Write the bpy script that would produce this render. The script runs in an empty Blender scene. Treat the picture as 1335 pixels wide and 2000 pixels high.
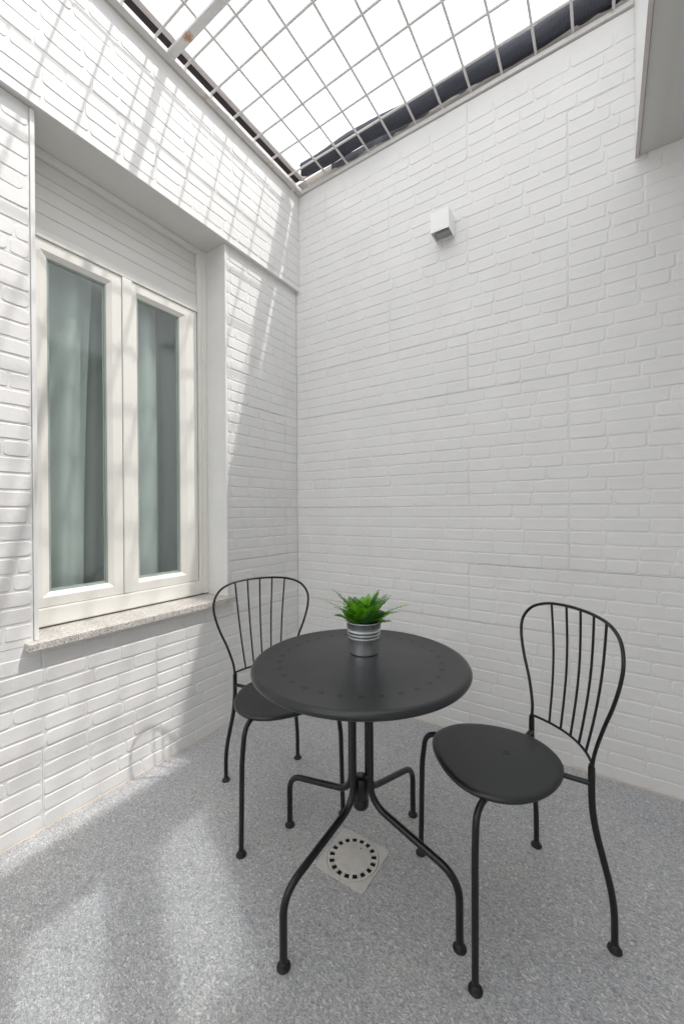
import bpy, bmesh, math, random
from mathutils import Vector, Matrix
R_ = math.radians
rng = random.Random(7)
S = bpy.context.scene
COL = S.collection

# ------------------------------------------------------------------ camera
CAM = Vector((1.81992, -2.17194, 1.23))
yaw, pit, rol = R_(33.569), R_(-0.2325), R_(-0.3542)
fw = Vector((-math.sin(yaw)*math.cos(pit), math.cos(yaw)*math.cos(pit), math.sin(pit)))
rt = Vector((math.cos(yaw), math.sin(yaw), 0)); up = rt.cross(fw)
rt2 = math.cos(rol)*rt + math.sin(rol)*up
up2 = -math.sin(rol)*rt + math.cos(rol)*up
cd = bpy.data.cameras.new('camera'); cam = bpy.data.objects.new('camera', cd); COL.objects.link(cam)
cam.matrix_world = Matrix(((rt2.x, up2.x, -fw.x, CAM.x), (rt2.y, up2.y, -fw.y, CAM.y), (rt2.z, up2.z, -fw.z, CAM.z), (0, 0, 0, 1)))
cd.sensor_fit = 'HORIZONTAL'; cd.sensor_width = 36; cd.lens = 773.6/1335*36
cd.clip_start = 0.02; cd.clip_end = 400
S.camera = cam

# ------------------------------------------------------------------ world, sun, exposure
SX, SY = 0.53, 0.257                      # metres the light runs sideways per metre of fall
to_sun = Vector((SX, SY, 1)).normalized()
W = bpy.data.worlds.new('World'); S.world = W; W.use_nodes = True
nt = W.node_tree; nt.nodes.clear()
wo = nt.nodes.new('ShaderNodeOutputWorld')
sky = nt.nodes.new('ShaderNodeTexSky'); sky.sky_type = 'NISHITA'; sky.sun_disc = False
sky.sun_elevation = math.asin(to_sun.z); sky.sun_rotation = math.atan2(SX, SY)
sky.dust_density = 4; sky.air_density = 1.0
bg = nt.nodes.new('ShaderNodeBackground'); bg.inputs[1].default_value = 0.15
nt.links.new(sky.outputs[0], bg.inputs[0])
cl = nt.nodes.new('ShaderNodeBackground'); cl.inputs[0].default_value = (0.985, 0.99, 1.0, 1); cl.inputs[1].default_value = 2.1
tc = nt.nodes.new('ShaderNodeTexCoord'); nz = nt.nodes.new('ShaderNodeTexNoise'); nz.inputs['Scale'].default_value = 1.6
nz.inputs['Detail'].default_value = 4
cr = nt.nodes.new('ShaderNodeMapRange'); cr.inputs[1].default_value = 0.3; cr.inputs[2].default_value = 0.6
cr.inputs[3].default_value = 0.75; cr.inputs[4].default_value = 1.0
mx = nt.nodes.new('ShaderNodeMixShader')
nt.links.new(tc.outputs['Generated'], nz.inputs['Vector']); nt.links.new(nz.outputs[0], cr.inputs[0])
nt.links.new(cr.outputs[0], mx.inputs[0]); nt.links.new(bg.outputs[0], mx.inputs[1]); nt.links.new(cl.outputs[0], mx.inputs[2])
nt.links.new(mx.outputs[0], wo.inputs[0])
ld = bpy.data.lights.new('sun', 'SUN'); ld.energy = 3.1; ld.angle = R_(1.1); ld.color = (1.0, 0.965, 0.92)
sun = bpy.data.objects.new('sun', ld); COL.objects.link(sun)
sun.rotation_euler = (-to_sun).to_track_quat('-Z', 'Y').to_euler(); sun.location = (3, 2, 6)
vs = S.view_settings
S.display_settings.display_device = 'sRGB'
vs.view_transform = 'Standard'; vs.look = 'None'; vs.exposure = 0.0; vs.gamma = 1.0; vs.use_curve_mapping = False
cy = S.cycles
cy.max_bounces = 12; cy.diffuse_bounces = 7; cy.glossy_bounces = 5; cy.transmission_bounces = 6; cy.transparent_max_bounces = 12
cy.caustics_reflective = True; cy.caustics_refractive = False; cy.blur_glossy = 0.0; cy.sample_clamp_indirect = 0.0
cy.use_guiding = True; cy.use_surface_guiding = True; cy.guiding_training_samples = 128

# ------------------------------------------------------------------ helpers
def link(o, parent=None):
    COL.objects.link(o)
    if parent is not None: o.parent = parent
    return o
def tag(o, label=None, cat=None, group=None, kind=None):
    if label: o['label'] = label
    if cat: o['category'] = cat
    if group: o['group'] = group
    if kind: o['kind'] = kind
    return o
def empty(name, loc=(0, 0, 0), rz=0.0):
    o = bpy.data.objects.new(name, None); o.location = loc; o.rotation_euler = (0, 0, rz); o.empty_display_size = .1
    return link(o)
class MB:
    """collects vertices and faces"""
    def __init__(s): s.v = []; s.f = []; s.sm = []
    def add(s, vs, fs, smooth=False):
        b = len(s.v); s.v += [tuple(v) for v in vs]
        for f in fs: s.f.append(tuple(b+i for i in f)); s.sm.append(smooth)
    def box(s, x0, x1, y0, y1, z0, z1, bev=0.0):
        if bev <= 0:
            s.add([(x0,y0,z0),(x1,y0,z0),(x1,y1,z0),(x0,y1,z0),(x0,y0,z1),(x1,y0,z1),(x1,y1,z1),(x0,y1,z1)],
                  [(0,3,2,1),(4,5,6,7),(0,1,5,4),(1,2,6,5),(2,3,7,6),(3,0,4,7)]); return
        bm = bmesh.new(); bmesh.ops.create_cube(bm, size=1)
        for v in bm.verts: v.co = Vector(((x0+x1)/2+v.co.x*(x1-x0), (y0+y1)/2+v.co.y*(y1-y0), (z0+z1)/2+v.co.z*(z1-z0)))
        bmesh.ops.bevel(bm, geom=bm.edges[:], offset=bev, segments=2, affect='EDGES', profile=.6)
        bm.verts.index_update()
        s.add([v.co[:] for v in bm.verts], [[v.index for v in f.verts] for f in bm.faces]); bm.free()
    def tube(s, pts, r, n=12, cap=True, radii=None):
        pts = [Vector(p) for p in pts]; m = len(pts)
        tans = []
        for i in range(m):
            a = pts[max(i-1, 0)]; b = pts[min(i+1, m-1)]; tans.append((b-a).normalized())
        t0 = tans[0]; nrm = t0.orthogonal().normalized()
        vs = []
        for i in range(m):
            t = tans[i]; nrm = (nrm - t*nrm.dot(t)).normalized(); bi = t.cross(nrm)
            rr = radii[i] if radii else r
            for k in range(n):
                a = 2*math.pi*k/n; vs.append(pts[i]+(nrm*math.cos(a)+bi*math.sin(a))*rr)
        fs = []
        for i in range(m-1):
            for k in range(n):
                k2 = (k+1) % n; fs.append((i*n+k, i*n+k2, (i+1)*n+k2, (i+1)*n+k))
        s.add(vs, fs, True)
        if cap:
            s.add(vs[:n], [tuple(reversed(range(n)))]); s.add(vs[-n:], [tuple(range(n))])
    def lathe(s, prof, c=(0, 0, 0), n=48, smooth=True):
        vs = []; fs = []
        for r, z in prof:
            for k in range(n):
                a = 2*math.pi*k/n; vs.append((c[0]+r*math.cos(a), c[1]+r*math.sin(a), c[2]+z))
        for i in range(len(prof)-1):
            for k in range(n):
                k2 = (k+1) % n; fs.append((i*n+k, i*n+k2, (i+1)*n+k2, (i+1)*n+k))
        s.add(vs, fs, smooth)
    def mesh(s, name, mat):
        me = bpy.data.meshes.new(name); me.from_pydata(s.v, [], s.f); me.validate()
        if len(me.polygons) == len(s.sm): me.polygons.foreach_set('use_smooth', s.sm)
        if mat: me.materials.append(mat)
        me.update(); return me
    def build(s, name, mat, parent=None, **kw):
        o = bpy.data.objects.new(name, s.mesh(name, mat)); link(o, parent); tag(o, **kw); return o
def recalc(o):
    bm = bmesh.new(); bm.from_mesh(o.data); bmesh.ops.recalc_face_normals(bm, faces=bm.faces[:]); bm.to_mesh(o.data); bm.free()
def fillet(pts, rad, seg=7):
    """polyline with rounded corners"""
    pts = [Vector(p) for p in pts]; out = [pts[0]]
    for i in range(1, len(pts)-1):
        r = rad[i-1] if isinstance(rad, (list, tuple)) else rad
        a, b, c = pts[i-1], pts[i], pts[i+1]
        u = (a-b); w = (c-b); d = min(r, u.length*.49, w.length*.49)
        p0 = b+u.normalized()*d; p1 = b+w.normalized()*d
        for k in range(seg+1):
            t = k/seg; out.append(p0*(1-t)**2+b*2*t*(1-t)+p1*t*t)
    out.append(pts[-1]); return out
def spline(pts, seg=8, closed=False):
    P = [Vector(p) for p in pts]; n = len(P); out = []
    rngi = range(n if closed else n-1)
    for i in rngi:
        p0 = P[(i-1) % n] if closed or i > 0 else P[0]*2-P[1]
        p1 = P[i]; p2 = P[(i+1) % n]
        p3 = P[(i+2) % n] if closed or i+2 < n else P[-1]*2-P[-2]
        for k in range(seg):
            t = k/seg
            out.append(.5*((2*p1)+(p2-p0)*t+(2*p0-5*p1+4*p2-p3)*t*t+(3*p1-p0-3*p2+p3)*t**3))
    if not closed: out.append(P[-1])
    return out
def copy_obj(o, parent=None):
    c = o.copy(); link(c); c.parent = parent
    if parent is not None: c.matrix_parent_inverse = o.matrix_parent_inverse.copy()
    return c
def copy_tree(o, parent=None):
    c = copy_obj(o, parent)
    for ch in list(o.children): copy_tree(ch, c)
    return c
def px_area(P, w, h):
    """apparent size of a small face at P, used to rank bricks"""
    d = Vector(P)-CAM; z = d.dot(fw)
    if z < .05: return 0, 0, 0
    return w*h/(z*z), 667.5+773.6*d.dot(rt2)/z, 1000-773.6*d.dot(up2)/z

# ------------------------------------------------------------------ materials
def mat(name, col, rough=.5, metal=0.0, spec=.5):
    m = bpy.data.materials.new(name); m.use_nodes = True
    b = m.node_tree.nodes['Principled BSDF']
    b.inputs['Base Color'].default_value = (*col, 1); b.inputs['Roughness'].default_value = rough
    b.inputs['Metallic'].default_value = metal; b.inputs['Specular IOR Level'].default_value = spec
    return m, m.node_tree, b
def N(t, kind, **kw):
    n = t.nodes.new(kind)
    for k, v in kw.items():
        if k in n.inputs: n.inputs[k].default_value = v
        else: setattr(n, k, v)
    return n
def objco(t, scale=None):
    c = N(t, 'ShaderNodeTexCoord'); 
    if scale is None: return c.outputs['Object']
    mp = N(t, 'ShaderNodeMapping'); mp.inputs['Scale'].default_value = scale
    t.links.new(c.outputs['Object'], mp.inputs[0]); return mp.outputs[0]
def worldco(t, scale=(1, 1, 1), rot=(0, 0, 0)):
    c = N(t, 'ShaderNodeNewGeometry'); mp = N(t, 'ShaderNodeMapping'); mp.inputs['Scale'].default_value = scale
    mp.inputs['Rotation'].default_value = rot
    t.links.new(c.outputs['Position'], mp.inputs[0]); return mp.outputs[0]
def ramp(t, src, stops):
    r = N(t, 'ShaderNodeValToRGB'); e = r.color_ramp.elements
    while len(e) < len(stops): e.new(.5)
    for k, (p, c) in enumerate(stops): e[k].position = p; e[k].color = (*c, 1)
    t.links.new(src, r.inputs[0]); return r.outputs[0]
def bump(t, b, src, dist=.001, strength=1.0, prev=None):
    n = N(t, 'ShaderNodeBump'); n.inputs['Distance'].default_value = dist; n.inputs['Strength'].default_value = strength
    t.links.new(src, n.inputs['Height'])
    if prev is not None: t.links.new(prev, n.inputs['Normal'])
    t.links.new(n.outputs[0], b.inputs['Normal']); return n.outputs[0]
def noise(t, vec, scale, detail=3, rough=.5):
    n = N(t, 'ShaderNodeTexNoise', Scale=scale, Detail=detail, Roughness=rough); t.links.new(vec, n.inputs['Vector']); return n.outputs[0]

def paint_material(name, c0, c1, rough=.5, relief=.0016):
    m, t, b = mat(name, c0, rough)
    w = worldco(t)
    big = noise(t, w, 3.2, 5, .6)
    cA = ramp(t, big, [(.3, c0), (.7, c1)])
    tint = ramp(t, noise(t, w, 7.5, 3, .6), [(.30, (1.0, .985, .985)), (.5, (1, 1, 1)), (.70, (.98, 1.0, .99))])
    mm_ = N(t, 'ShaderNodeMix', data_type='RGBA', blend_type='MULTIPLY'); mm_.inputs[0].default_value = 1
    t.links.new(cA, mm_.inputs[6]); t.links.new(tint, mm_.inputs[7]); t.links.new(mm_.outputs[2], b.inputs['Base Color'])
    p = bump(t, b, noise(t, w, 26, 4, .6), relief, .75)
    bump(t, b, noise(t, w, 190, 3, .6), .00035, .8, p)
    return m
M = {}
M['paint'] = paint_material('white_wall_paint', (.74, .737, .733), (.79, .787, .783), .42)
M['gap'] = mat('panel_gap', (.60, .59, .585), .9)[0]
M['plaster'] = paint_material('smooth_white_plaster', (.70, .69, .67), (.75, .745, .73), .7, .0006)
M['render_beige'] = paint_material('beige_render', (.42, .38, .34), (.55, .51, .46), .9, .003)

def metal_paint(name, col, rough):
    m, t, b = mat(name, col, rough)
    w = objco(t)
    bump(t, b, noise(t, w, 900, 2, .5), .00012, .7)
    r = noise(t, w, 7, 4, .6); mr = N(t, 'ShaderNodeMapRange'); mr.inputs[3].default_value = rough-.05; mr.inputs[4].default_value = rough+.07
    t.links.new(r, mr.inputs[0]); t.links.new(mr.outputs[0], b.inputs['Roughness'])
    return m
M['black'] = metal_paint('anthracite_powder_coat', (.019, .0205, .0235), .30)
M['blacktube'] = metal_paint('black_powder_coat_tube', (.0055, .006, .007), .30)
M['punch'] = mat('punched_hole_shade', (.006, .006, .007), .8)[0]  # dark discs laid on the surface, the holes' shade put into the colour
M['rubber'] = metal_paint('black_plastic_foot', (.010, .010, .011), .5)

# floor stone: fine short flakes in light and dark grey
m, t, b = mat('speckled_grey_stone', (.34, .35, .36), .5)
w = worldco(t); wob = N(t, 'ShaderNodeTexNoise', Scale=40.0, Detail=2.0); t.links.new(w, wob.inputs['Vector'])
add = N(t, 'ShaderNodeVectorMath', operation='MULTIPLY_ADD'); add.inputs[1].default_value = (.025, .025, .025)
t.links.new(wob.outputs['Color'], add.inputs[0]); t.links.new(w, add.inputs[2])
mp = N(t, 'ShaderNodeMapping'); mp.inputs['Scale'].default_value = (1, 1.9, 1); mp.inputs['Rotation'].default_value = (0, 0, R_(38)); t.links.new(add.outputs[0], mp.inputs[0])
v1 = N(t, 'ShaderNodeTexVoronoi', Scale=185.0); t.links.new(mp.outputs[0], v1.inputs['Vector'])
sep = N(t, 'ShaderNodeSeparateColor'); t.links.new(v1.outputs['Color'], sep.inputs[0])
flake = ramp(t, sep.outputs[0], [(.0, (.27, .277, .29)), (.25, (.365, .37, .38)), (.55, (.435, .44, .445)), (.85, (.515, .515, .515)), (1, (.70, .70, .69))])
fine = ramp(t, noise(t, w, 420, 2, .7), [(.3, (.72, .72, .73)), (.7, (1.22, 1.22, 1.21))])
mul = N(t, 'ShaderNodeMix', data_type='RGBA', blend_type='MULTIPLY'); mul.inputs[0].default_value = 1
t.links.new(flake, mul.inputs[6]); t.links.new(fine, mul.inputs[7])
big = ramp(t, noise(t, w, 2.4, 5, .65), [(.3, (.93, .94, .97)), (.7, (1.06, 1.05, 1.03))])
mul2 = N(t, 'ShaderNodeMix', data_type='RGBA', blend_type='MULTIPLY'); mul2.inputs[0].default_value = 1
t.links.new(mul.outputs[2], mul2.inputs[6]); t.links.new(big, mul2.inputs[7]); t.links.new(mul2.outputs[2], b.inputs['Base Color'])
p = bump(t, b, noise(t, w, 260, 3, .6), .0006, .6)
bump(t, b, noise(t, w, 14, 3, .6), .0015, .3, p)
M['floor'] = m
M['sealant'] = mat('beige_sealant', (.56, .50, .43), .7)[0]
M['grout'] = mat('pale_grout', (.50, .50, .49), .9)[0]

# sill granite
m, t, b = mat('pink_grey_granite', (.5, .46, .43), .35)
w = worldco(t); v1 = N(t, 'ShaderNodeTexVoronoi', Scale=260.0); t.links.new(w, v1.inputs['Vector'])
sep = N(t, 'ShaderNodeSeparateColor'); t.links.new(v1.outputs['Color'], sep.inputs[0])
t.links.new(ramp(t, sep.outputs[0], [(0, (.15, .145, .14)), (.12, (.32, .30, .28)), (.35, (.50, .47, .44)), (.75, (.59, .56, .525)), (1, (.70, .68, .65))]), b.inputs['Base Color'])
bump(t, b, noise(t, w, 300, 3), .0004, .6)
M['granite'] = m

def lacquer(name, col, rough=.28):
    m, t, b = mat(name, col, rough); w = worldco(t)
    t.links.new(ramp(t, noise(t, w, 5, 4), [(.3, tuple(c*.965 for c in col)), (.7, col)]), b.inputs['Base Color'])
    bump(t, b, noise(t, w, 60, 2), .0002, .3); return m
M['frame'] = lacquer('cream_white_pvc', (.81, .80, .76), .25)
M['slat'] = lacquer('white_shutter_pvc', (.72, .715, .69), .33)
M['trimw'] = lacquer('white_metal_profile', (.80, .80, .79), .35)
M['gasket'] = mat('dark_gasket', (.10, .12, .11), .6)[0]
M['bead'] = mat('grey_green_seal', (.36, .42, .39), .4)[0]

# glass: clear pane, tinted, with a mirror share that follows the angle
m = bpy.data.materials.new('window_glass'); m.use_nodes = True; t = m.node_tree; t.nodes.clear()
o_ = N(t, 'ShaderNodeOutputMaterial'); tr = N(t, 'ShaderNodeBsdfTransparent'); tr.inputs[0].default_value = (.925, .955, .95, 1)
gl = N(t, 'ShaderNodeBsdfAnisotropic'); gl.inputs['Color'].default_value = (.9, .97, .97, 1); gl.inputs['Roughness'].default_value = .085
fr = N(t, 'ShaderNodeFresnel', IOR=1.5); mr = N(t, 'ShaderNodeMapRange'); mr.inputs[1].default_value = 0; mr.inputs[2].default_value = 1; mr.inputs[3].default_value = .0; mr.inputs[4].default_value = 4.3
mr.clamp = False
gg = N(t, 'ShaderNodeNewGeometry'); im = N(t, 'ShaderNodeMapRange'); im.inputs[3].default_value = 1.5; im.inputs[4].default_value = 1/1.5   # the same curve from either side of the pane
t.links.new(gg.outputs['Backfacing'], im.inputs[0]); t.links.new(im.outputs[0], fr.inputs['IOR'])
mxs = N(t, 'ShaderNodeMixShader'); t.links.new(fr.outputs[0], mr.inputs[0]); t.links.new(mr.outputs[0], mxs.inputs[0])
t.links.new(tr.outputs[0], mxs.inputs[1]); t.links.new(gl.outputs[0], mxs.inputs[2]); t.links.new(mxs.outputs[0], o_.inputs[0])
M['glass'] = m
m = bpy.data.materials.new('clear_glass_back'); m.use_nodes = True; t = m.node_tree; t.nodes.clear()
o_ = N(t, 'ShaderNodeOutputMaterial'); tr = N(t, 'ShaderNodeBsdfTransparent'); tr.inputs[0].default_value = (.93, .975, .96, 1); t.links.new(tr.outputs[0], o_.inputs[0])
M['clear'] = m
# curtain
m, t, b = mat('sheer_white_curtain', (.74, .76, .75), .9)
b.inputs['Specular IOR Level'].default_value = .1
t.links.new(ramp(t, noise(t, worldco(t, (1, 1, .15)), 14, 3), [(.35, (.77, .79, .78)), (.65, (.84, .86, .85))]), b.inputs['Base Color'])
wv = N(t, 'ShaderNodeTexWave', Scale=55.0); wv.bands_direction = 'Z'; wv.inputs['Distortion'].default_value = 1.5
t.links.new(worldco(t), wv.inputs['Vector']); bump(t, b, wv.outputs['Fac'], .0006, .4)
tl = N(t, 'ShaderNodeBsdfTransparent'); ms = N(t, 'ShaderNodeMixShader'); ms.inputs[0].default_value = .42
t.links.new(b.outputs[0], ms.inputs[1]); t.links.new(tl.outputs[0], ms.inputs[2]); t.links.new(ms.outputs[0], t.nodes['Material Output'].inputs[0])
M['curtain'] = m
M['curtain2'] = m.copy(); M['curtain2'].name = 'doubled_white_curtain'
for n_ in M['curtain2'].node_tree.nodes:
    if n_.type == 'MIX_SHADER': n_.inputs[0].default_value = .12
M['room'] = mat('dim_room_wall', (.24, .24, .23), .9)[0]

# grating paint with rust spots
m, t, b = mat('grey_white_painted_steel', (.5, .49, .48), .5); w = worldco(t)
rust = noise(t, w, 9, 5, .7)
t.links.new(ramp(t, rust, [(.0, (.60, .59, .58)), (.60, (.68, .67, .66)), (.69, (.50, .42, .36)), (.76, (.30, .16, .09))]), b.inputs['Base Color'])
ds = N(t, 'ShaderNodeVectorMath', operation='DISTANCE'); ds.inputs[1].default_value = (.205, -1.01, 3.447); t.links.new(w, ds.inputs[0])
nn = noise(t, w, 70, 4, .7); ad = N(t, 'ShaderNodeMath', operation='MULTIPLY_ADD'); ad.inputs[1].default_value = .06; t.links.new(nn, ad.inputs[0]); t.links.new(ds.outputs['Value'], ad.inputs[2])
mk = ramp(t, ad.outputs[0], [(.040, (1, 1, 1)), (.062, (0, 0, 0))])
mm = N(t, 'ShaderNodeMix', data_type='RGBA'); mm.inputs[7].default_value = (.42, .22, .12, 1)
t.links.new(mk, mm.inputs[0]); t.links.new(b.inputs['Base Color'].links[0].from_socket, mm.inputs[6]); t.links.new(mm.outputs[2], b.inputs['Base Color'])
bump(t, b, noise(t, w, 120, 4), .0006, .6)
M['bars'] = m
m, t, b = mat('grey_white_bar_paint', (.4, .39, .39), .5); w = worldco(t)
t.links.new(ramp(t, noise(t, w, 6, 5, .7), [(.0, (.56, .55, .545)), (.62, (.66, .65, .64)), (.70, (.62, .48, .44)), (.80, (.42, .25, .20))]), b.inputs['Base Color'])
M['thinbar'] = m
m, t, b = mat('dark_shade_cloth', (.035, .038, .055), .55); w = worldco(t)
wv = N(t, 'ShaderNodeTexWave', Scale=60.0); wv.inputs['Distortion'].default_value = 3.0; wv.inputs['Detail'].default_value = 3
t.links.new(w, wv.inputs['Vector'])
t.links.new(ramp(t, wv.outputs['Fac'], [(.2, (.030, .033, .050)), (.8, (.075, .082, .105))]), b.inputs['Base Color'])
p = bump(t, b, wv.outputs['Fac'], .002, .6); bump(t, b, noise(t, w, 22, 4), .008, .7, p)
M['tarp'] = m
M['alu'] = lacquer('pale_pinkish_aluminium', (.62, .57, .57), .4)
M['dark'] = mat('dark_mesh_edge', (.05, .045, .055), .8)[0]
# overhang underside: satin painted sheet, its reflection streaks painted into the colour
m, t, b = mat('satin_sheet_ceiling', (.50, .50, .48), .22); w = worldco(t, (1, .05, 1))
t.links.new(ramp(t, noise(t, w, 9, 4), [(.3, (.54, .54, .52)), (.7, (.62, .62, .60))]), b.inputs['Base Color'])
bump(t, b, noise(t, worldco(t, (1, .2, 1)), 5, 2), .004, .25)
M['soffit'] = m

# zinc pot
m, t, b = mat('galvanised_zinc', (.50, .54, .55), .30, .92); w = objco(t, (1, 1, .25))
t.links.new(ramp(t, noise(t, w, 40, 4, .6), [(.3, (.52, .56, .58)), (.7, (.74, .78, .79))]), b.inputs['Base Color'])
mr = N(t, 'ShaderNodeMapRange'); mr.inputs[3].default_value = .24; mr.inputs[4].default_value = .42
t.links.new(noise(t, w, 26, 3), mr.inputs[0]); t.links.new(mr.outputs[0], b.inputs['Roughness'])
M['zinc'] = m
M['soil'] = mat('dark_soil', (.02, .015, .012), .95)[0]
def leafmat(name, c0, c1):
    m, t, b = mat(name, c0, .42); b.inputs['Specular IOR Level'].default_value = .4
    t.links.new(ramp(t, noise(t, worldco(t), 60, 2), [(.35, c0), (.7, c1)]), b.inputs['Base Color'])
    tl = N(t, 'ShaderNodeBsdfTranslucent'); tl.inputs[0].default_value = (c1[0]*1.6, c1[1]*1.5, c1[2], 1)
    ms = N(t, 'ShaderNodeMixShader'); ms.inputs[0].default_value = .28
    out = t.nodes['Material Output']; t.links.new(b.outputs[0], ms.inputs[1]); t.links.new(tl.outputs[0], ms.inputs[2]); t.links.new(ms.outputs[0], out.inputs[0])
    return m
M['leaf1'] = leafmat('bright_fern_green', (.12, .34, .015), (.20, .50, .03))
M['leaf2'] = leafmat('deep_fern_green', (.035, .15, .015), (.07, .24, .02))
M['leaf3'] = leafmat('grey_fern_green', (.06, .17, .05), (.11, .27, .08))
m, t, b = mat('worn_beige_plastic_drain', (.5, .48, .45), .55); w = worldco(t)
t.links.new(ramp(t, noise(t, w, 34, 6, .75), [(.28, (.46, .44, .41)), (.45, (.58, .56, .53)), (.7, (.64, .62, .59))]), b.inputs['Base Color'])
bump(t, b, noise(t, w, 90, 4), .0006, .6)
M['drain'] = m
M['pit'] = mat('drain_shade_and_dirt', (.008, .006, .005), .9)[0]
M['lampw'] = lacquer('white_lamp_housing', (.88, .88, .88), .4)
M['lampg'] = mat('grey_lamp_lens', (.33, .34, .31), .25)[0]

# ------------------------------------------------------------------ brick-relief panels
PH = 0.3122; NCOURSE = 5; CH = PH/NCOURSE; PW = 0.94; RELIEF = 0.0025
brick_cache = {}
def brick_data(L, var):
    key = (L, var)
    if key in brick_cache: return brick_cache[key]
    r = random.Random(L*31+var*7)
    h = CH*(.885+r.uniform(-.02, .015)); w = L/1000-.0072; hw, hh = w/2, h/2
    cr_ = .008+r.uniform(-.003, .004)
    corners = []
    for cx, cy, a0 in ((hw, hh, 0), (-hw, hh, 90), (-hw, -hh, 180), (hw, -hh, 270)):
        c = max(.004, min(cr_+r.uniform(-.004, .006), hh*.7))
        for a in (8, 45, 82):
            aa = R_(a0+a); corners.append((cx-math.copysign(c, cx)+c*math.cos(aa), cy-math.copysign(c, cy)+c*math.sin(aa)))
        # a point along the long sides so the edge wavers
        if a0 in (0, 180): corners.append((r.uniform(-.2, .2)*w, cy+r.uniform(-.0016, .0014)*(1 if cy > 0 else -1)))
    pts = [(x+r.uniform(-.0007, .0007), y+r.uniform(-.0009, .0009)) for x, y in corners]
    n = len(pts); vs = []; tiltx = r.uniform(-.0007, .0007); tilty = r.uniform(-.0004, .0004); dep = RELIEF+r.uniform(-.0005, .0005)
    for sc, z in ((0, -.0005), (.0016, dep*.80), (.0034, dep)):
        for x, y in pts:
            l = math.hypot(x/hw, y/hh)+1e-6
            xx = x-math.copysign(min(sc, abs(x)*.5), x); yy = y-math.copysign(min(sc, abs(y)*.5), y)
            zz = z if sc == 0 else z+tiltx*x/hw+tilty*y/hh
            vs.append((xx, yy, zz))
    fs = [(i, (i+1) % n, n+(i+1) % n, n+i) for i in range(n)]+[(n+i, n+(i+1) % n, 2*n+(i+1) % n, 2*n+i) for i in range(n)]
    fs.append(tuple(range(2*n, 3*n)))
    me = None
    brick_cache[key] = [vs, fs, me]; return brick_cache[key]
def brick_mesh(L, var):
    d = brick_data(L, var)
    if d[2] is None:
        mb = MB(); mb.add(d[0], d[1][:-1], True); pass
        mb.f.append(d[1][-1]); mb.sm.append(False); d[2] = mb.mesh('brick', M['paint'])
    return d[2]
layouts = []
for k in range(4):
    lay = []
    for c in range(NCOURSE):
        rem = int(PW*1000); row = []
        while rem > 0:
            L = rng.choice([115, 135, 150, 160, 170, 180, 190, 205])
            if rem-L < 95: L = rem if rem <= 215 else rem//2
            row.append(L); rem -= L
        rng.shuffle(row); lay.append(row)
    layouts.append(lay)

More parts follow.
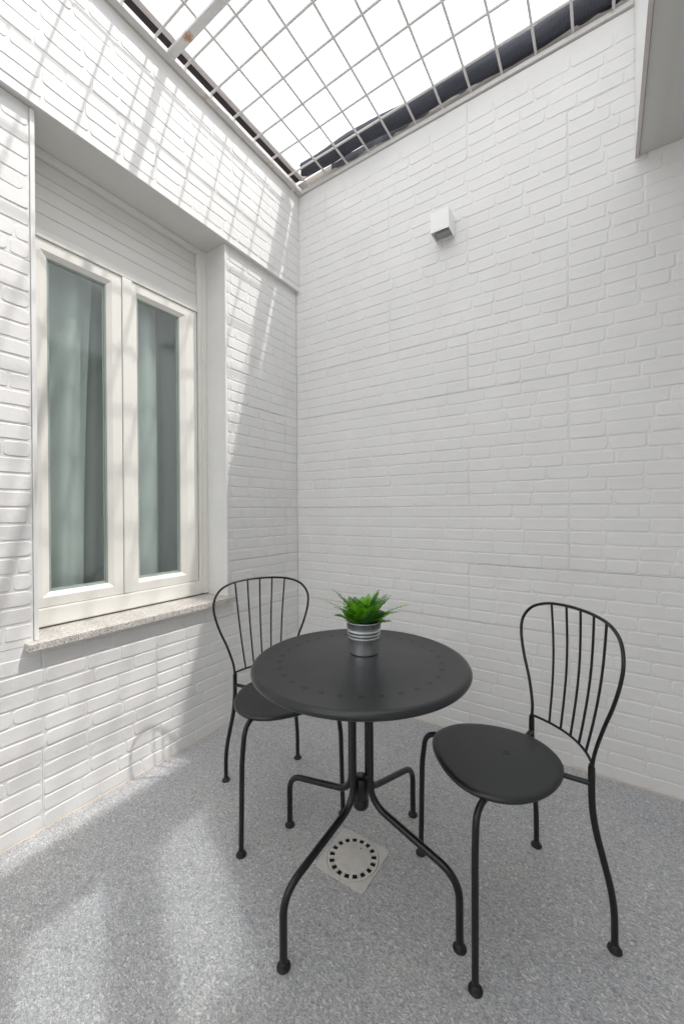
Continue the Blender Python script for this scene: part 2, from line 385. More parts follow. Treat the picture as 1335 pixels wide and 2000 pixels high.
def brick_wall(root, frame, rects, phase, length, holes=(), maxparts=300, skip=None, flip=False):
    """frame(u, z, d) -> world point with u along the wall, d out of it; axes likewise.  rects: (u0,u1,z0,z1) areas covered."""
    O, U, D = frame
    Mx = Matrix(((U[0], 0, D[0], 0), (U[1], 0, D[1], 0), (0, 1, 0, 0), (0, 0, 0, 1)))
    items = []; panels = {}
    for (u0, u1, z0, z1, off) in rects:
        rows = range(int(math.floor((z0+.01)/PH)), int(math.ceil((z1-.01)/PH)))
        for row in rows:
            ph = phase[row % 2]
            k0 = int(math.floor((u0-ph)/PW)); k1 = int(math.ceil((u1-ph)/PW))
            for k in range(k0, k1):
                pu0, pu1 = ph+k*PW, ph+(k+1)*PW; pz0, pz1 = row*PH, (row+1)*PH
                a, b_, c, d_ = max(pu0, u0), min(pu1, u1), max(pz0, z0), min(pz1, z1)
                if b_-a < .004 or d_-c < .004: continue
                key = (row, k, round(u0, 3), round(z0, 3))
                panels[key] = (a, b_, c, d_, off, [])
                lay = layouts[(row*3+k*5+(2 if flip else 0)) % 4]
                for ci, rowl in enumerate(lay):
                    zz = pz0+(ci+.5)*CH
                    if zz+CH*.45 > z1+.004 or zz-CH*.45 < z0-.004: continue
                    u = pu0
                    for bi, L in enumerate(rowl):
                        bu0, bu1 = u, u+L/1000; u = bu1
                        va = (row*5+k*3+ci+bi) % 3
                        if bu1 <= u0+.02 or bu0 >= u1-.02: continue
                        cu0, cu1 = max(bu0, u0), min(bu1, u1)
                        Lc = int(round((cu1-cu0)*1000/5)*5)
                        if Lc < 25: continue
                        uc = (cu0+cu1)/2
                        if skip and skip(uc, zz): continue
                        P = Vector(O)+Vector(U)*uc+Vector((0, 0, zz))+Vector(D)*off
                        ar, px, py = px_area(P, Lc/1000*abs((P-CAM).normalized().dot(Vector(D))), CH)
                        vis = ar > 0 and -40 < px < 1375 and -40 < py < 2040
                        items.append((ar if vis else ar*1e-4, key, P, Lc, va))
    items.sort(key=lambda i: -i[0]); r9 = random.Random(len(items))
    for key, (a, b_, c, d_, off, _) in panels.items():
        mb = MB(); g = .00045; c_drop = .0016 if r9.random() < .3 else 0.0
        d_ -= c_drop
        P0 = Vector(O)+Vector(D)*off
        def pt(u, z, d): return tuple(P0+Vector(U)*u+Vector((0, 0, z))+Vector(D)*d)
        vs = [pt(a+g, c+g*.6, 0), pt(b_-g, c+g*.6, 0), pt(b_-g, d_-g*.6, 0), pt(a+g, d_-g*.6, 0),
              pt(a+g, c+g*.6, -.006), pt(b_-g, c+g*.6, -.006), pt(b_-g, d_-g*.6, -.006), pt(a+g, d_-g*.6, -.006)]
        mb.add(vs, [(0, 1, 2, 3), (4, 7, 6, 5), (0, 4, 5, 1), (1, 5, 6, 2), (2, 6, 7, 3), (3, 7, 4, 0)])
        o = mb.build('panel', M['paint'], root); recalc(o)
        panels[key] = o
    for ar, key, P, Lc, va in items[:maxparts]:
        o = bpy.data.objects.new('brick', brick_mesh(Lc, va)); link(o, panels[key])
        m4 = Mx.copy(); m4.translation = P; o.matrix_world = m4
    if len(items) > maxparts:
        mb = MB()
        for ar, key, P, Lc, va in items[maxparts:]:
            d = brick_data(Lc, va); m4 = Mx.copy(); m4.translation = P
            mb.add([m4 @ Vector(v) for v in d[0]], d[1], True); mb.sm[-1] = False
        mb.build('bricks', M['paint'], root, kind='stuff')
    return len(items)

ZT = 11*PH                                  # 3.434 top of the wall
XR, YF = 3.1, -7.2                          # far ends of the court

# back wall: u runs along -x so that (U, Z, D) is right handed with D = -y
back = empty('brick_wall', (0, 0, 0)); tag(back, 'tall white brick-relief wall behind the table with the small cube lamp on it', 'wall')
def skip_top(u, z): return z > ZT-CH*1.02
n1 = brick_wall(back, ((0, 0, 0), (1, 0, 0), (0, -1, 0)), [(0.0, XR, 0, ZT, 0.0)], (1.205-PW, .737-PW), 0, skip=skip_top)
mb = MB(); mb.box(-.3, XR+.2, .0065, .20, -.1, ZT-.004); mb.build('wall_core', M['gap'], back)
# left wall
left = empty('brick_wall', (0, 0, 0)); tag(left, 'sunlit white brick-relief wall with the window and a projecting upper band', 'wall')
WY0, WY1, WZ0, WZ1 = -1.552, -.636, .738, 2.775
BX = .030
LY = 3.3
F_left = ((0, 0, 0), (0, 1, 0), (1, 0, 0))
n2 = brick_wall(left, F_left, [
    (YF, -.001, 0, WZ0-.012, 0.0), (YF, WY0-.013, WZ0-.012, WZ1, 0.0), (WY1+.013, -.001, WZ0-.012, WZ1, 0.0),
    (YF, -.001, WZ1+.012, ZT, BX)], (-.6-.94, -.13-.94*2), 0, skip=skip_top, flip=True)
mb = MB(); mb.box(-.2, -.0065, YF-.2, .0, -.1, WZ0-.006); mb.box(-.2, -.0065, YF-.2, WY0-.002, WZ0-.006, WZ1); mb.box(-.2, -.0065, WY1+.002, 0, WZ0-.006, WZ1)
mb.build('wall_core', M['gap'], left)
mb = MB(); mb.box(-.2, BX-.0065, YF-.2, 0, WZ1+.0005, ZT-.004); mb.build('lintel', M['plaster'], left)
mb = MB(); mb.box(BX-.0062, BX+.0035, YF-.2, -.0015, WZ1-.0045, WZ1+.010, .0012); mb.build('edge_strip', M['trimw'], left)
# reveals and corner profiles
mb = MB(); mb.box(-.2, -.0005, WY0-.002, WY0+.001, WZ0, WZ1-.001); mb.build('reveal', M['plaster'], left)
mb = MB(); mb.box(-.2, -.0005, WY1-.001, WY1+.002, WZ0, WZ1-.001)
for z in [x*.0624*2+.80 for x in range(16)]:
    for dx, zz in ((-.06, z), (-.115, z+.0624)):
        if zz < 2.74:
            w_ = rng.uniform(.03, .05); mb.box(dx-w_/2, dx+w_/2, WY1-.0022, WY1-.0005, zz, zz+.006, .0006)
mb.build('reveal', M['paint'], left)
for y0, y1 in ((WY0-.012, WY0+.003), (WY1-.003, WY1+.012)):
    mb = MB(); mb.box(-.004, .0062, y0, y1, WZ0+.001, WZ1-.005, .0015); mb.build('corner_profile', M['trimw'], left)
for o in left.children:
    pass

# other two walls of the court (off frame, they close the space; height and distance shaped for the light inside)
side = MB(); side.box(XR, XR+.2, YF-.2, .2, -.1, 5.3); 
side.build('plaster_wall', M['plaster'], None, label='unseen plain white plaster wall on the far right side of the court', cat='wall')
rear = MB(); rear.box(-.3, XR+.4, YF-.42, YF-.2, -.1, 2.3)
rear.build('plaster_wall', M['render_beige'], None, label='unseen low beige rendered wall far behind the viewer closing the court', cat='wall')

# ------------------------------------------------------------------ floor
base = MB(); base.box(-60, 60, -60, 60, -.30, -.0012); base.build('ground', M['grout'], None, kind='structure')
fl = empty('floor', (0, 0, 0)); tag(fl, kind='structure')
TX = .9465; TY = .472
ix0 = -1
for i in range(-1, 4):
    for j in range(-15, 1):
        x0, x1 = .9475+(i-1)*TX, .9475+i*TX; y0, y1 = -.21+j*TY, -.21+(j+1)*TY
        x0 = max(x0, -.006); x1 = min(x1, XR); y0 = max(y0, YF-.2); y1 = min(y1, .006)
        if x1-x0 < .02 or y1-y0 < .02: continue
        mb = MB(); g = .0006; mb.box(x0+g, x1-g, y0+g, y1-g, -.0011, rng.uniform(-.0002, .0), .0003)
        mb.build('tile', M['floor'], fl)

mb = MB(); mb.add([(0, -.007, .0004), (XR, -.007, .0004), (XR, -.001, .0055), (0, -.001, .0055)], [(0, 1, 2, 3)]); mb.add([(.007, YF, .0004), (.001, YF, .0055), (.001, -.004, .0055), (.007, -.004, .0004)], [(3, 2, 1, 0)])
mb.build('sealant_bead', M['sealant'], fl)
# ------------------------------------------------------------------ window
win = empty('casement_window', (-.165, (WY0+WY1)/2, WZ0)); tag(win, 'cream white double casement window with shutter housing above, set deep in the left wall', 'window')
def wpart(mb, name, m, parent=None, **kw):
    o = mb.build(name, m, parent or win, **kw); 
    if parent is None: o.matrix_parent_inverse = Matrix.Translation((.165, -(WY0+WY1)/2, -WZ0))
    return o
FX = -.165
# outer frame (jambs, head cover, lower rail)
mb = MB(); mb.box(-.21, FX, WY1-.060, WY1-.0015, .744, 2.7740, .003); mb.box(-.21, FX, WY0+.0015, WY0+.060, .744, 2.7740, .003)
mb.box(-.21, FX+.006, WY1-.030, WY1-.0015, .7435, 2.7735, .003); mb.box(-.21, FX+.003, WY1-.050, WY1-.040, .830, 2.7, .002)
wpart(mb, 'outer_frame', M['frame'])
mb = MB(); mb.box(-.21, FX+.010, WY0+.012, WY1-.058, .744, .822, .007); wpart(mb, 'lower_rail', M['frame'])
mb = MB(); mb.box(-.21, FX-.002, WY0+.061, WY1-.061, 2.742, 2.7735, .002); wpart(mb, 'head_board', M['frame'])
# shutter slats and end lath
slz = [2.430, 2.502, 2.565, 2.628, 2.676, 2.7415]
for i in range(5):
    mb = MB(); dep = FX-.010-.003*i
    mb.box(-.205, dep, WY0+.061, WY1-.061, slz[i]+.0015, slz[i+1]-.0012, .004 if i else .003); wpart(mb, 'shutter_slat', M['slat'])
mb = MB(); mb.box(-.205, FX+.004, WY0+.061, WY1-.061, 2.395, 2.4305, .004); wpart(mb, 'end_lath', M['frame'])
# sashes
def sash(y0, y1, gy0, gy1):
    z0, z1, gz0, gz1 = .8245, 2.392, .885, 2.330
    s = empty('sash', (FX, (y0+y1)/2, z0)); s.parent = win; s.matrix_parent_inverse = Matrix.Translation((.165, -(WY0+WY1)/2, -WZ0))
    inv = Matrix.Translation((-FX, -(y0+y1)/2, -z0))
    def sp(mb, n, m):
        o = mb.build(n, m, s); o.matrix_parent_inverse = inv; return o
    f0, f1 = FX-.004, FX-.05
    # mitred rails with a slope towards the glass
    for n_, quad in (('rail', ((y0, z0), (y1, z0), (gy1, gz0), (gy0, gz0))), ('rail', ((y1, z1), (y0, z1), (gy0, gz1), (gy1, gz1))),
                     ('stile', ((y1, z0), (y1, z1), (gy1, gz1), (gy1, gz0))), ('stile', ((y0, z1), (y0, z0), (gy0, gz0), (gy0, gz1)))):
        (ay, az), (by, bz), (cy_, cz), (dy, dz) = quad
        k = .68
        my0, mz0, my1, mz1 = ay+(dy-ay)*k, az+(dz-az)*k, by+(cy_-by)*k, bz+(cz-bz)*k
        g = .0
        vs = [(f0, ay, az), (f0, by, bz), (f0, my1, mz1), (f0, my0, mz0), (f0-.014, cy_, cz), (f0-.014, dy, dz),
              (f1, ay, az), (f1, by, bz), (f1, cy_, cz), (f1, dy, dz)]
        mb = MB(); mb.add(vs, [(0, 1, 2, 3), (3, 2, 4, 5), (0, 6, 7, 1), (5, 4, 8, 9), (6, 9, 8, 7), (0, 3, 5, 9, 6), (1, 7, 8, 4, 2)])
        o = sp(mb, n_, M['frame']); recalc(o)
    mb = MB()
    for i, (w_, xo) in enumerate(((.006, -.0185), (.012, -.026))):
        ya, yb, za, zb = gy0, gy1, gz0, gz1
        mb.box(f0+xo-.006, f0+xo, ya, ya+w_, za, zb); mb.box(f0+xo-.006, f0+xo, yb-w_, yb, za, zb)
        mb.box(f0+xo-.006, f0+xo, ya+w_, yb-w_, za, za+w_); mb.box(f0+xo-.006, f0+xo, ya+w_, yb-w_, zb-w_, zb)
    sp(mb, 'glazing_seal', M['bead'])
    mb = MB(); mb.box(f0-.0325, f0-.0285+.001, gy0+.001, gy1-.001, gz0+.001, gz1-.001); po = sp(mb, 'glass_pane', M['glass']); po.data.materials.append(M['clear'])
    for p_ in po.data.polygons: p_.material_index = 0 if p_.normal.x > .5 else 1
    return s
sash(-1.535, -1.136, -1.446, -1.201)
sash(-1.083, -.703, -1.050, -.806)
mb = MB(); mb.box(-.205, FX+.004, -1.1335, -1.0855, .8245, 2.3935, .004); wpart(mb, 'meeting_stile', M['frame'])
# sill
bmS = MB(); bmS.box(-.20, .046, -1.594, -.604, .7085, .7375, .003)
sl = bmS.build('window_sill', M['granite'], win); sl.matrix_parent_inverse = Matrix.Translation((.165, -(WY0+WY1)/2, -WZ0))
bmS = MB(); bmS.box(-.175, FX+.004, WY0+.003, WY1-.0012, .7380, .7438); o = bmS.build('sill_gap', M['gasket'], win); o.matrix_parent_inverse = Matrix.Translation((.165, -(WY0+WY1)/2, -WZ0))
# room behind (dim) and curtain
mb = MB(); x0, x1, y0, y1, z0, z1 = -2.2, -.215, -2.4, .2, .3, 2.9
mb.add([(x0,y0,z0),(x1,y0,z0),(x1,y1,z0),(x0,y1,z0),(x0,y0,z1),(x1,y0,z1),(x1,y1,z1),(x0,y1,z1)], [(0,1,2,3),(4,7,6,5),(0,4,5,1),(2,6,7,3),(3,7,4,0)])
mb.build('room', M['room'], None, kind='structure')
def sheer(name, y0, y1, xb, seed, slant, label):
    mb = MB(); ny, nzz = int(230*(y1-y0)), 26; vs = []; fs = []
    for k in range(nzz+1):
        z = .74+k/nzz*1.72
        for i in range(ny+1):
            u = i/ny; y = y0+u*(y1-y0+slant*(k/nzz)**2); q = y0+u*(y1-y0)
            amp = .014+.009*math.sin(q*9+seed)
            ph = q*44+2.4*math.sin(q*7.3+seed)+.5*math.sin(z*1.9+q*5)
            vs.append((xb+amp*math.sin(ph)+.006*math.sin(z*1.7+q*11), y, z))
    for k in range(nzz):
        for i in range(ny):
            a = k*(ny+1)+i; fs.append((a, a+1, a+ny+2, a+ny+1))
    mb.add(vs, fs, True)
    mb.build(name, M['curtain'] if seed < 2 else M['curtain2'], None, label=label, cat='curtain')
sheer('curtain', -1.62, -.56, -.345, 1.0, 0, 'wide sheer curtain hanging behind both window panes')
sheer('curtain', -1.62, -1.262, -.300, 2.3, .060, 'pale sheer curtain panel doubling the left part of the left pane')
sheer('curtain', -1.10, -.862, -.300, 4.1, -.012, 'pale sheer curtain panel doubling the left part of the right pane')

# ------------------------------------------------------------------ overhanging enclosure (top right)
ov = empty('overhanging_box', (2.5, 0, 2.767)); tag(ov, 'white boxed-in overhang at the upper right with a grey satin underside', 'overhang')
inv = Matrix.Translation((-2.5, 0, -2.767))
OX = 1.935; OZ = 2.767; OY = -2.5
def opart(mb, n, m):
    o = mb.build(n, m, ov); o.matrix_parent_inverse = inv; return o
mb = MB(); mb.box(OX+.014, XR, OY, -.0052, OZ+.004, OZ+.03); opart(mb, 'underside', M['soffit'])
mb = MB(); mb.box(OX, OX+.012, OY, -.0055, OZ+.004, ZT+.03, .001); opart(mb, 'side_panel', M['trimw'])
mb = MB(); mb.box(OX-.0015, OX+.0125, OY, -.0058, OZ-.002, OZ+.0035, .001); opart(mb, 'edge_strip', M['alu'])
mb = MB(); mb.box(OX+.013, XR, OY, .05, ZT+.0, ZT+.03); opart(mb, 'roof_panel', M['trimw'])

# ------------------------------------------------------------------ steel grating over the court
gr = empty('steel_grating', (0, 0, 3.46)); tag(gr, 'painted steel grating of square mesh covering the open top of the court', 'grating')
inv = Matrix.Translation((0, 0, -3.46))
def gpart(mb, n, m, **kw):
    o = mb.build(n, m, gr, **kw); o.matrix_parent_inverse = inv; return o
bar_r = .0062
GX1 = 1.93
xs = [.126+.1575*i for i in range(12)]
ybars = [-.138-.1575*i for i in range(30)]
proto = None
for x in xs:
    if x > GX1-.01: continue
    mb = MB(); mb.tube([(x, -.003, 3.470), (x+rng.uniform(-.002, .002), -1.6, 3.470), (x, -4.75, 3.470)], bar_r, 8); gpart(mb, 'bar', M['thinbar'])
for y in ybars:
    mb = MB(); mb.tube([(.055, y, 3.4805), (1.0, y+rng.uniform(-.002, .002), 3.4805), (GX1, y, 3.4805)], bar_r, 8); gpart(mb, 'bar', M['thinbar'])
mb = MB(); mb.box(.058, GX1, -1.030, -.990, 3.447, 3.4625, .002); gpart(mb, 'cross_beam', M['bars'])
# angle iron on the left wall, moulding on the back wall
mb = MB(); mb.box(BX+.006, BX+.041, YF, -.010, 3.440, 3.4655, .003); gpart(mb, 'edge_angle', M['bars'])
mb = MB(); mb.box(BX+.001, GX1, -.0105, .012, 3.440, 3.4635, .003); gpart(mb, 'edge_angle', M['bars'])
# upper masonry beyond the rim
mb = MB(); mb.box(-.3, 2.2, .045, .22, ZT-.003, 3.58); mb.build('parapet', M['render_beige'], back)
mb = MB(); mb.box(-.3, -.05, YF, .044, ZT-.003, 3.56); mb.build('parapet', M['render_beige'], left)
# rail of the sliding cover above the left edge and its dark edge
rl = empty('cover_rail', (.05, -1.6, 3.55)); tag(rl, 'pale aluminium guide rail running along the top of the left wall above the grating', 'rail')
mb = MB(); mb.box(.040, .066, YF, .012, 3.550, 3.575, .002); o = mb.build('rail', M['alu'], rl); o.matrix_parent_inverse = Matrix.Translation((-.05, 1.6, -3.55))
mb = MB(); mb.box(-.049, .039, YF, .030, 3.580, 3.590); o = mb.build('dark_strip', M['dark'], rl); o.matrix_parent_inverse = Matrix.Translation((-.05, 1.6, -3.55))  # dark strip filling the gap beside the rail
mb = MB(); mb.box(.067, .40, .000, .012, 3.552, 3.566); o = mb.build('corner_bracket', M['alu'], rl); o.matrix_parent_inverse = Matrix.Translation((-.05, 1.6, -3.55))

# rolled shade cloth on the grating along the back wall
mb = MB(); n, m_ = 28, 120; vs = []; fs = []
for i in range(m_+1):
    u = i/m_; x = .125+u*1.83
    cyy = -.078+.050*min(1, u*1.5)+.006*math.sin(u*19); r0 = .046+.002*math.sin(u*9)+.0008*math.sin(u*37+1)-.006*max(0, .12-u)*8
    for k in range(n):
        a = 2*math.pi*k/n
        rr = r0*(1+.04*math.sin(2*a+u*6)+.018*math.sin(5*a-u*17)+.012*math.sin(9*a+u*50)+.008*math.sin(4*a-u*160))
        if i in (0, m_): rr *= .75
        vs.append((x+(.012*math.sin(2*a+1) if i == 0 else 0), cyy+rr*1.05*math.cos(a), 3.4885+r0*.92+rr*.88*math.sin(a)))
for i in range(m_):
    for k in range(n):
        k2 = (k+1) % n; fs.append((i*n+k, i*n+k2, (i+1)*n+k2, (i+1)*n+k))
mb.add(vs, fs, True); mb.add(vs[:n], [tuple(range(n))]); mb.add(vs[-n:], [tuple(range(n))])
tarp = empty('shade_cloth', (1, -.05, 3.49)); tag(tarp, 'rolled dark blue-grey shade cloth lying on the grating along the back wall', 'shade cloth')
inv = Matrix.Translation((-1, .05, -3.49))
o = mb.build('roll', M['tarp'], tarp); o.matrix_parent_inverse = inv
# torn hanging edge behind the bars
mb = MB(); vs = []; fs = []; m_ = 150; r5 = random.Random(5); d = .02
for i in range(m_+1):
    x = .30+i/m_*1.62; 
    if i % 4 == 0: d = max(.002, min(.034, d+r5.uniform(-.010, .010)))
    vs.append((x, .020+.003*math.sin(x*40), 3.555)); vs.append((x, .018+.004*math.sin(x*55), 3.535-d)); 
for i in range(m_): fs.append((2*i, 2*i+1, 2*i+3, 2*i+2))
mb.add(vs, fs); o = mb.build('torn_edge', M['tarp'], tarp); o.matrix_parent_inverse = inv

# ------------------------------------------------------------------ wall lamp
LX, LZ = 1.0855, 2.7305
lamp = empty('wall_lamp', (LX, -.0055, LZ)); tag(lamp, 'small white cube lamp mounted high on the back brick wall', 'wall lamp')
bm = bmesh.new(); bmesh.ops.create_cube(bm, size=1)
for v in bm.verts: v.co = Vector((v.co.x*.102, v.co.y*.098-.049, v.co.z*.108+.054))
bot = [f for f in bm.faces if f.normal.z < -.9]
bmesh.ops.inset_region(bm, faces=bot, thickness=.0045)
for f in bot:
    pass
ret = bmesh.ops.extrude_discrete_faces(bm, faces=bot)
for f in ret['faces']:
    for v in f.verts: v.co.z += .028
me = bpy.data.meshes.new('housing'); bm.to_mesh(me); bm.free(); me.materials.append(M['lampw'])
hs = bpy.data.objects.new('housing', me); link(hs, lamp)
# close the recess walls
mb = MB(); a, bb = .0465, .0445; z0, z1 = 0.0, .0275
mb.box(-.051+.0035, -.051+.0045, -.0935, -.0045, .0005, z1); mb.box(.051-.0045, .051-.0035, -.0935, -.0045, .0005, z1)
mb.box(-.0465, .0465, -.0945, -.0935, .0005, z1); mb.box(-.0465, .0465, -.0045, -.0035, .0005, z1)
mb.build('recess', M['lampw'], lamp)
mb = MB(); mb.box(-.038, .038, -.058, -.012, .010, .020, .003); mb.build('lens', M['lampg'], lamp)
mb = MB(); mb.tube([(.008, -.080, .0255), (.008, -.080, .012)], .006, 12); mb.build('screw_cap', M['rubber'], lamp)
mb = MB(); mb.box(-.040, .040, .0005, .0054, .012, .096); mb.build('back_plate', M['lampw'], lamp)

# ------------------------------------------------------------------ floor drain
dr = empty('floor_drain', (1.075, -.9935, 0)); tag(dr, 'square beige plastic floor drain with a ring of slots under the round table', 'floor drain')
HS = .0975; n = 68
mb = MB()
ring = [(math.cos(2*math.pi*k/n), math.sin(2*math.pi*k/n)) for k in range(n)]
sqp = []
for c, s_ in ring:
    q = HS/max(abs(c), abs(s_)); j = 1+(.012*math.sin(c*31+s_*17) if s_ < -.5 or c < -.6 else 0); sqp.append((c*q*j, s_*q*j))
vs = [(x, y, .0005) for x, y in sqp]+[(x*.992, y*.992, .0035) for x, y in sqp]+[(c*.0925, s_*.0925, .0038) for c, s_ in ring]+[(c*.0915, s_*.0915, .0012) for c, s_ in ring]
fs = []
for r_ in range(3):
    for k in range(n): k2 = (k+1) % n; fs.append((r_*n+k, r_*n+k2, (r_+1)*n+k2, (r_+1)*n+k))
mb.add(vs, fs); o = mb.build('surround', M['drain'], dr); recalc(o)
mb = MB(); mb.lathe([(.0, .0008), (.0918, .0008)], n=48, smooth=False); mb.build('pit', M['pit'], dr)  # flat dark disc, the shade of the drain hole painted as its colour
mb = MB(); mb.lathe([(.0905, .0012), (.0905, .0046), (.0895, .0055), (.0835, .0055), (.0830, .0048), (.0830, .0012)], n=68); 
mb.lathe([(.0650, .0012), (.0650, .0050), (.0640, .0058), (.030, .0064), (0.0005, .0066)], n=68)
NS = 17
for i in range(NS):
    a0 = 2*math.pi*(i-.20)/NS; a1 = 2*math.pi*(i+.20)/NS; vs = []
    for z in (.0015, .0052):
        for r_, aa in ((.0640, a0), (.0840, a0), (.0840, a1), (.0640, a1)): vs.append((r_*math.cos(aa), r_*math.sin(aa), z))
    mb.add(vs, [(4, 5, 6, 7), (0, 1, 5, 4), (1, 2, 6, 5), (2, 3, 7, 6), (3, 0, 4, 7)])
mb.build('grate', M['drain'], dr)
mb = MB()
for (x, y) in ((.006, .044),):
    mb.lathe([(0.0001, .0071), (.0022, .0071), (.0024, .0062)], (x, y, 0), 10)
mb.build('dirt_spot', M['pit'], dr)

# ------------------------------------------------------------------ furniture helpers
def flower(r=.0030, R0=.0072, z=0.0, n=5, rot=0.0):
    mb = MB()
    for i in range(n):
        a = rot+2*math.pi*i/n; c, s_ = math.cos(a), math.sin(a); vs = []
        for k in range(8):
            b_ = 2*math.pi*k/8; u, w_ = R0+r*1.35*math.cos(b_), r*.85*math.sin(b_)
            vs.append((u*c-w_*s_, u*s_+w_*c, z))
        mb.add(vs, [tuple(range(8))])
    return mb
def foot_mb(x, y, r, h):
    mb = MB(); mb.lathe([(.0005, .0), (r*1.02, .0), (r*1.10, .0022), (r*1.06, .0046), (r*.94, .0054), (r*.74, .0050), (r*.66, .0075), (r*.60, h), (.0005, h)], (x, y, 0), 24); return mb

# ------------------------------------------------------------------ table
TZ = .730; TR = .358
tab = empty('bistro_table', (1.135, -1.036, 0), 0); tag(tab, 'round anthracite metal bistro table with four bent tubular legs and a flower-punched top', 'table')
mb = MB()
prof = [(.0005, 0), (.20, 0), (.336, -.0006), (.342, .0006), (.349, -.0006), (.3545, -.0040), (.3580, -.0100), (.3575, -.0160), (.3540, -.0210), (.349, -.0230), (.344, -.0220), (.342, -.0170), (.340, -.0060), (.20, -.0045), (.0005, -.0045)]
mb.lathe(prof, (0, 0, TZ), 128); mb.build('tabletop', M['black'], tab)
fm = None
for i in range(30):
    a = R_(12*i-58.5)
    if fm is None:
        o = flower(.0021, .0058).build('flower_perforation', M['punch'], tab); fm = o
    else:
        o = fm.copy(); link(o); o.parent = tab
    o.location = (.268*math.cos(a), .268*math.sin(a), TZ+.00035); o.rotation_euler = (0, 0, a+i*.7)
dirs = [Vector((1.096-1.135, -1.378+1.036)), Vector((.789-1.135, -1.003+1.036)), Vector((1.172-1.135, -.692+1.036)), Vector((1.479-1.135, -1.075+1.036))]
for d_ in dirs:
    a = math.atan2(d_.y, d_.x)
    lg = []
    rf = .345; ri = .040
    c, s_ = math.cos(a), math.sin(a)
    pts = fillet([(ri*c, ri*s_, .704), (ri*c, ri*s_, .272), (rf*c, rf*s_, .196), (rf*c, rf*s_, .006)], [.062, .062], 10)
    mb = MB(); mb.tube(pts, .0108, 16); lo = mb.build('leg', M['blacktube'], tab)
    foot_mb(rf*c, rf*s_, .0175, .022).build('foot', M['rubber'], lo)
mb = MB(); mb.lathe([(.0005, .235), (.022, .235), (.026, .240), (.026, .262), (.0235, .264), (.0235, .268), (.026, .270), (.026, .332), (.022, .338), (.0005, .338)], n=28); mb.build('hub', M['blacktube'], tab)
mb = MB(); mb.lathe([(.0005, .702), (.060, .702), (.062, .7035), (.062, .7250), (.0005, .7250)], n=28); mb.build('mounting_plate', M['blacktube'], tab)

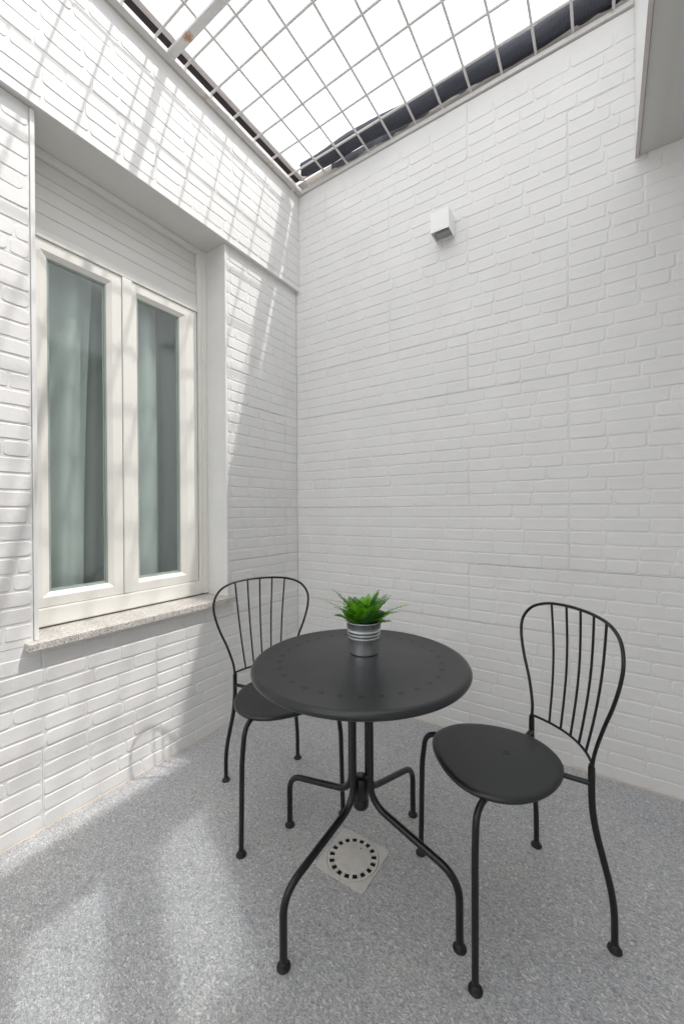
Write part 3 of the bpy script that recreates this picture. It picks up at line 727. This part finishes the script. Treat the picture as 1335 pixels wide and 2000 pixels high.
# ------------------------------------------------------------------ chairs (local: +x forward, +y to the side)
def back_f(s, z):
    return -.163-.15*(z-.49)-.045*(1-(s/.225)**2)+.017
def make_chair():
    ch = empty('garden_chair', (0, 0, 0))
    seat_z = .462
    half = [(.225, 0), (.222, .05), (.208, .105), (.178, .150), (.135, .178), (.085, .1915), (.030, .188), (-.025, .170), (-.075, .140), (-.115, .103), (-.142, .058), (-.151, 0)]
    outline = half+[(x, -y) for x, y in reversed(half[1:-1])]
    oc = spline([(x, y, 0) for x, y in outline], 4, True); n_ = len(oc)
    mb = MB(); vs = []
    for k, dz in ((0.62, .0022), (.90, .0012), (.965, .0016), (.990, -.0004), (1.0, -.0045), (.997, -.0105), (.985, -.0125), (.975, -.0105), (.970, -.0040)):
        for p in oc: vs.append((p.x*k+.035*(1-k), p.y*k, seat_z+dz))
    nr = 9; fs = []
    for r_ in range(nr-1):
        for k in range(n_): k2 = (k+1) % n_; fs.append((r_*n_+k, (r_+1)*n_+k, (r_+1)*n_+k2, r_*n_+k2))
    vs.append((.035, 0, seat_z+.0022)); c_ = len(vs)-1
    for k in range(n_): fs.append((c_, k, (k+1) % n_))
    vs.append((.035, 0, seat_z-.004)); c2 = len(vs)-1
    for k in range(n_): fs.append((c2, (nr-1)*n_+(k+1) % n_, (nr-1)*n_+k))
    mb.add(vs, fs, True); so = mb.build('seat', M['black'], ch); recalc(so)
    o = flower(.0030, .0078).build('flower_perforation', M['punch'], so); o.location = (.005, 0, seat_z+.0027)
    # hoop
    hp = [(.139, .486), (.145, .54), (.170, .62), (.203, .70), (.224, .775), (.2235, .83), (.195, .875), (.140, .900), (.07, .909), (0, .911)]
    hp = [(a_, .486+(b_-.486)*.985) for a_, b_ in hp]
    hs = hp+[(-s_, z) for s_, z in reversed(hp[:-1])]
    pts = spline([(back_f(s_, z), s_, z) for s_, z in hs], 7)
    mb = MB(); mb.tube(pts, .0052, 10); mb.build('back_hoop', M['blacktube'], ch)
    # lower curved rail
    pts = [(back_f(.139, .50)-.040*(1-(k/10)**2), .139*k/10, .500) for k in range(-10, 11)]
    mb = MB(); mb.tube(pts, .0042, 10); mb.build('back_rail', M['blacktube'], ch)
    def hoop_z(s_):
        P = [(abs(a), z) for a, z in hp if z > .85]; P.sort()
        for (a0, z0), (a1, z1) in zip(P, P[1:]):
            if a0 <= abs(s_) <= a1: return z0+(z1-z0)*(abs(s_)-a0)/(a1-a0)
        return .9
    for i in range(5):
        sb = (i-2)*.0415; st = (i-2)*.0605; zt = hoop_z(st); pts = []
        for k in range(11):
            t_ = k/10; z = .500+(zt-.500)*t_; s_ = sb+(st-sb)*(t_**.9)
            fb = (back_f(.139, .50)-.040*(1-(sb/.139)**2))*(1-t_)+back_f(st, zt)*t_
            pts.append((fb-.012*math.sin(math.pi*t_), s_, z))
        mb = MB(); mb.tube(pts, .0038, 8); mb.build('spindle', M['blacktube'], ch)
    f0 = back_f(.139, .486)
    for sg in (-1, 1):
        pts = fillet([(f0, sg*.139, .492), (f0+.001, sg*.140, .355), (-.213, sg*.174, .135), (-.213, sg*.174, .006)], [.07, .07], 9)
        mb = MB(); mb.tube(pts, .0092, 14); lo = mb.build('leg', M['blacktube'], ch)
        foot_mb(-.213, sg*.174, .0170, .018).build('foot', M['rubber'], lo)
        mb = MB(); mb.tube([(f0, sg*.139, .4925), (f0, sg*.139, .500)], .0075, 12); mb.build('collar', M['blacktube'], lo)
        mb = MB(); mb.tube([(f0, sg*.139, .446), (-.105, sg*.085, .4465), (.02, sg*.05, .4465)], .0075, 10); mb.build('bracket', M['blacktube'], ch)
        pts = fillet([(.120, sg*.120, .4465), (.200, sg*.186, .4465), (.210, sg*.199, .33), (.214, sg*.205, .006)], [.045, .03], 9)
        mb = MB(); mb.tube(pts, .0092, 14); lo = mb.build('leg', M['blacktube'], ch)
        foot_mb(.214, sg*.205, .0170, .018).build('foot', M['rubber'], lo)
    return ch
chR = make_chair()
chR.location = (1.564, -.8535, 0); chR.rotation_euler = (0, 0, math.atan2(-.6642, -.7475))
tag(chR, 'black metal garden chair standing clear to the right of the table, whole seat in view', 'chair', 'garden chairs at the table')
chL = copy_tree(chR)
chL.location = (.6468, -.9173, 0); chL.rotation_euler = (0, 0, math.atan2(-.4847, .8747))
tag(chL, 'black metal garden chair by the window sill, its seat half under the table top', 'chair', 'garden chairs at the table')

# ------------------------------------------------------------------ potted fern
pl = empty('potted_fern', (1.110, -.968, TZ+.0006)); pl.scale = (1.04, 1.04, 1.0); tag(pl, 'small green artificial fern in a ribbed zinc pot on the table', 'potted plant')
mb = MB()
prof = [(.0005, .003), (.044, .003), (.0465, .0), (.0480, .0015), (.0478, .004), (.0500, .030)]
z = .052
for i in range(3):
    rr = .0525+i*.0015
    prof += [(rr, z), (rr+.0015, z+.003), (rr+.0015, z+.0065), (rr+.0002, z+.0095)]; z += .0115
prof += [(.0575, .091), (.0590, .108), (.0612, .1095), (.0615, .112), (.0600, .1135), (.0582, .1115), (.0570, .095), (.0005, .094)]
mb.lathe(prof, n=56); mb.build('pot', M['zinc'], pl)
mb = MB(); mb.lathe([(.0005, .104), (.030, .103), (.0570, .098)], n=24); mb.build('soil', M['soil'], pl)
def frond(az, L, elev, droop, width, mt, r3, start=.0):
    mb = MB(); m_ = 15; c, s_ = math.cos(az), math.sin(az); pts = []; p = Vector((c*start, s_*start, .100)); e = elev
    side_d = Vector((-s_, c, 0)); seg = L/m_
    for i in range(m_+1):
        pts.append(p.copy()); p = p+Vector((c*math.cos(e), s_*math.cos(e), math.sin(e)))*seg+side_d*r3.uniform(-.0006, .0006); e -= droop/m_*(.4+1.2*i/m_)
    mb.tube(pts, .001, 5, radii=[.0013*(1-i/m_*.7) for i in range(m_+1)])
    LN = 16
    for i in range(3, LN+1):
        t_ = i/(LN+.001); k = min(m_-1, int(t_*m_)); q = pts[k].lerp(pts[k+1], t_*m_-k); tan = (pts[k+1]-pts[k]).normalized()
        nrm = side_d.cross(tan).normalized()
        ll = width*(math.sin(math.pi*min(1, t_*.86+.14))**.8)*r3.uniform(.85, 1.1)
        if t_ > .97: ll *= .6
        for sg in (-1, 1):
            d1 = (side_d*sg*.92+tan*.40+nrm*r3.uniform(-.1, .3)).normalized(); w_ = tan*.0030
            a0 = q; a1 = q+d1*ll*.5+nrm*.0008; a2 = q+d1*ll-nrm*ll*.14
            mb.add([a0-w_*.6, a0+w_*.6, a1+w_, a2, a1-w_], [(0, 1, 2, 4), (4, 2, 3)], False)
    return mb
r3 = random.Random(11); ga = 2.39996
for i in range(54):
    az = i*ga+r3.uniform(-.2, .2)
    if i < 26: L, el, dr_, wd = r3.uniform(.075, .110), R_(r3.uniform(62, 88)), R_(r3.uniform(10, 50)), r3.uniform(.022, .030)
    elif i < 45: L, el, dr_, wd = r3.uniform(.085, .120), R_(r3.uniform(52, 70)), R_(r3.uniform(15, 50)), r3.uniform(.020, .027)
    else: L, el, dr_, wd = r3.uniform(.11, .135), R_(r3.uniform(48, 62)), R_(r3.uniform(15, 50)), r3.uniform(.019, .024)
    mt = M['leaf1'] if r3.random() < .55 else (M['leaf2'] if r3.random() < .6 else M['leaf3'])
    frond(az, L, el, dr_, wd, mt, r3, r3.uniform(.0, .030)).build('frond', mt, pl)
for i in range(34):
    az = i*ga+.7; mt = M['leaf1'] if i % 3 == 0 else (M['leaf2'] if i % 3 == 1 else M['leaf3'])
    frond(az, r3.uniform(.055, .085), R_(r3.uniform(34, 70)), R_(r3.uniform(20, 70)), r3.uniform(.018, .025), mt, r3, r3.uniform(.015, .042)).build('frond', mt, pl)
azr = math.atan2(rt2.y, rt2.x)
for ang, L, el, mk in ((azr+math.pi+.15, .140, R_(50), 'leaf1'), (azr+math.pi-.3, .15, R_(64), 'leaf3'), (azr-.1, .145, R_(40), 'leaf1'), (azr+.35, .12, R_(26), 'leaf2'), (azr+.9, .135, R_(64), 'leaf1')):
    frond(ang, L, el, R_(36), .021, M[mk], r3, .02).build('frond', M[mk], pl)
print('bricks', n1, n2, 'objects', len(bpy.data.objects))
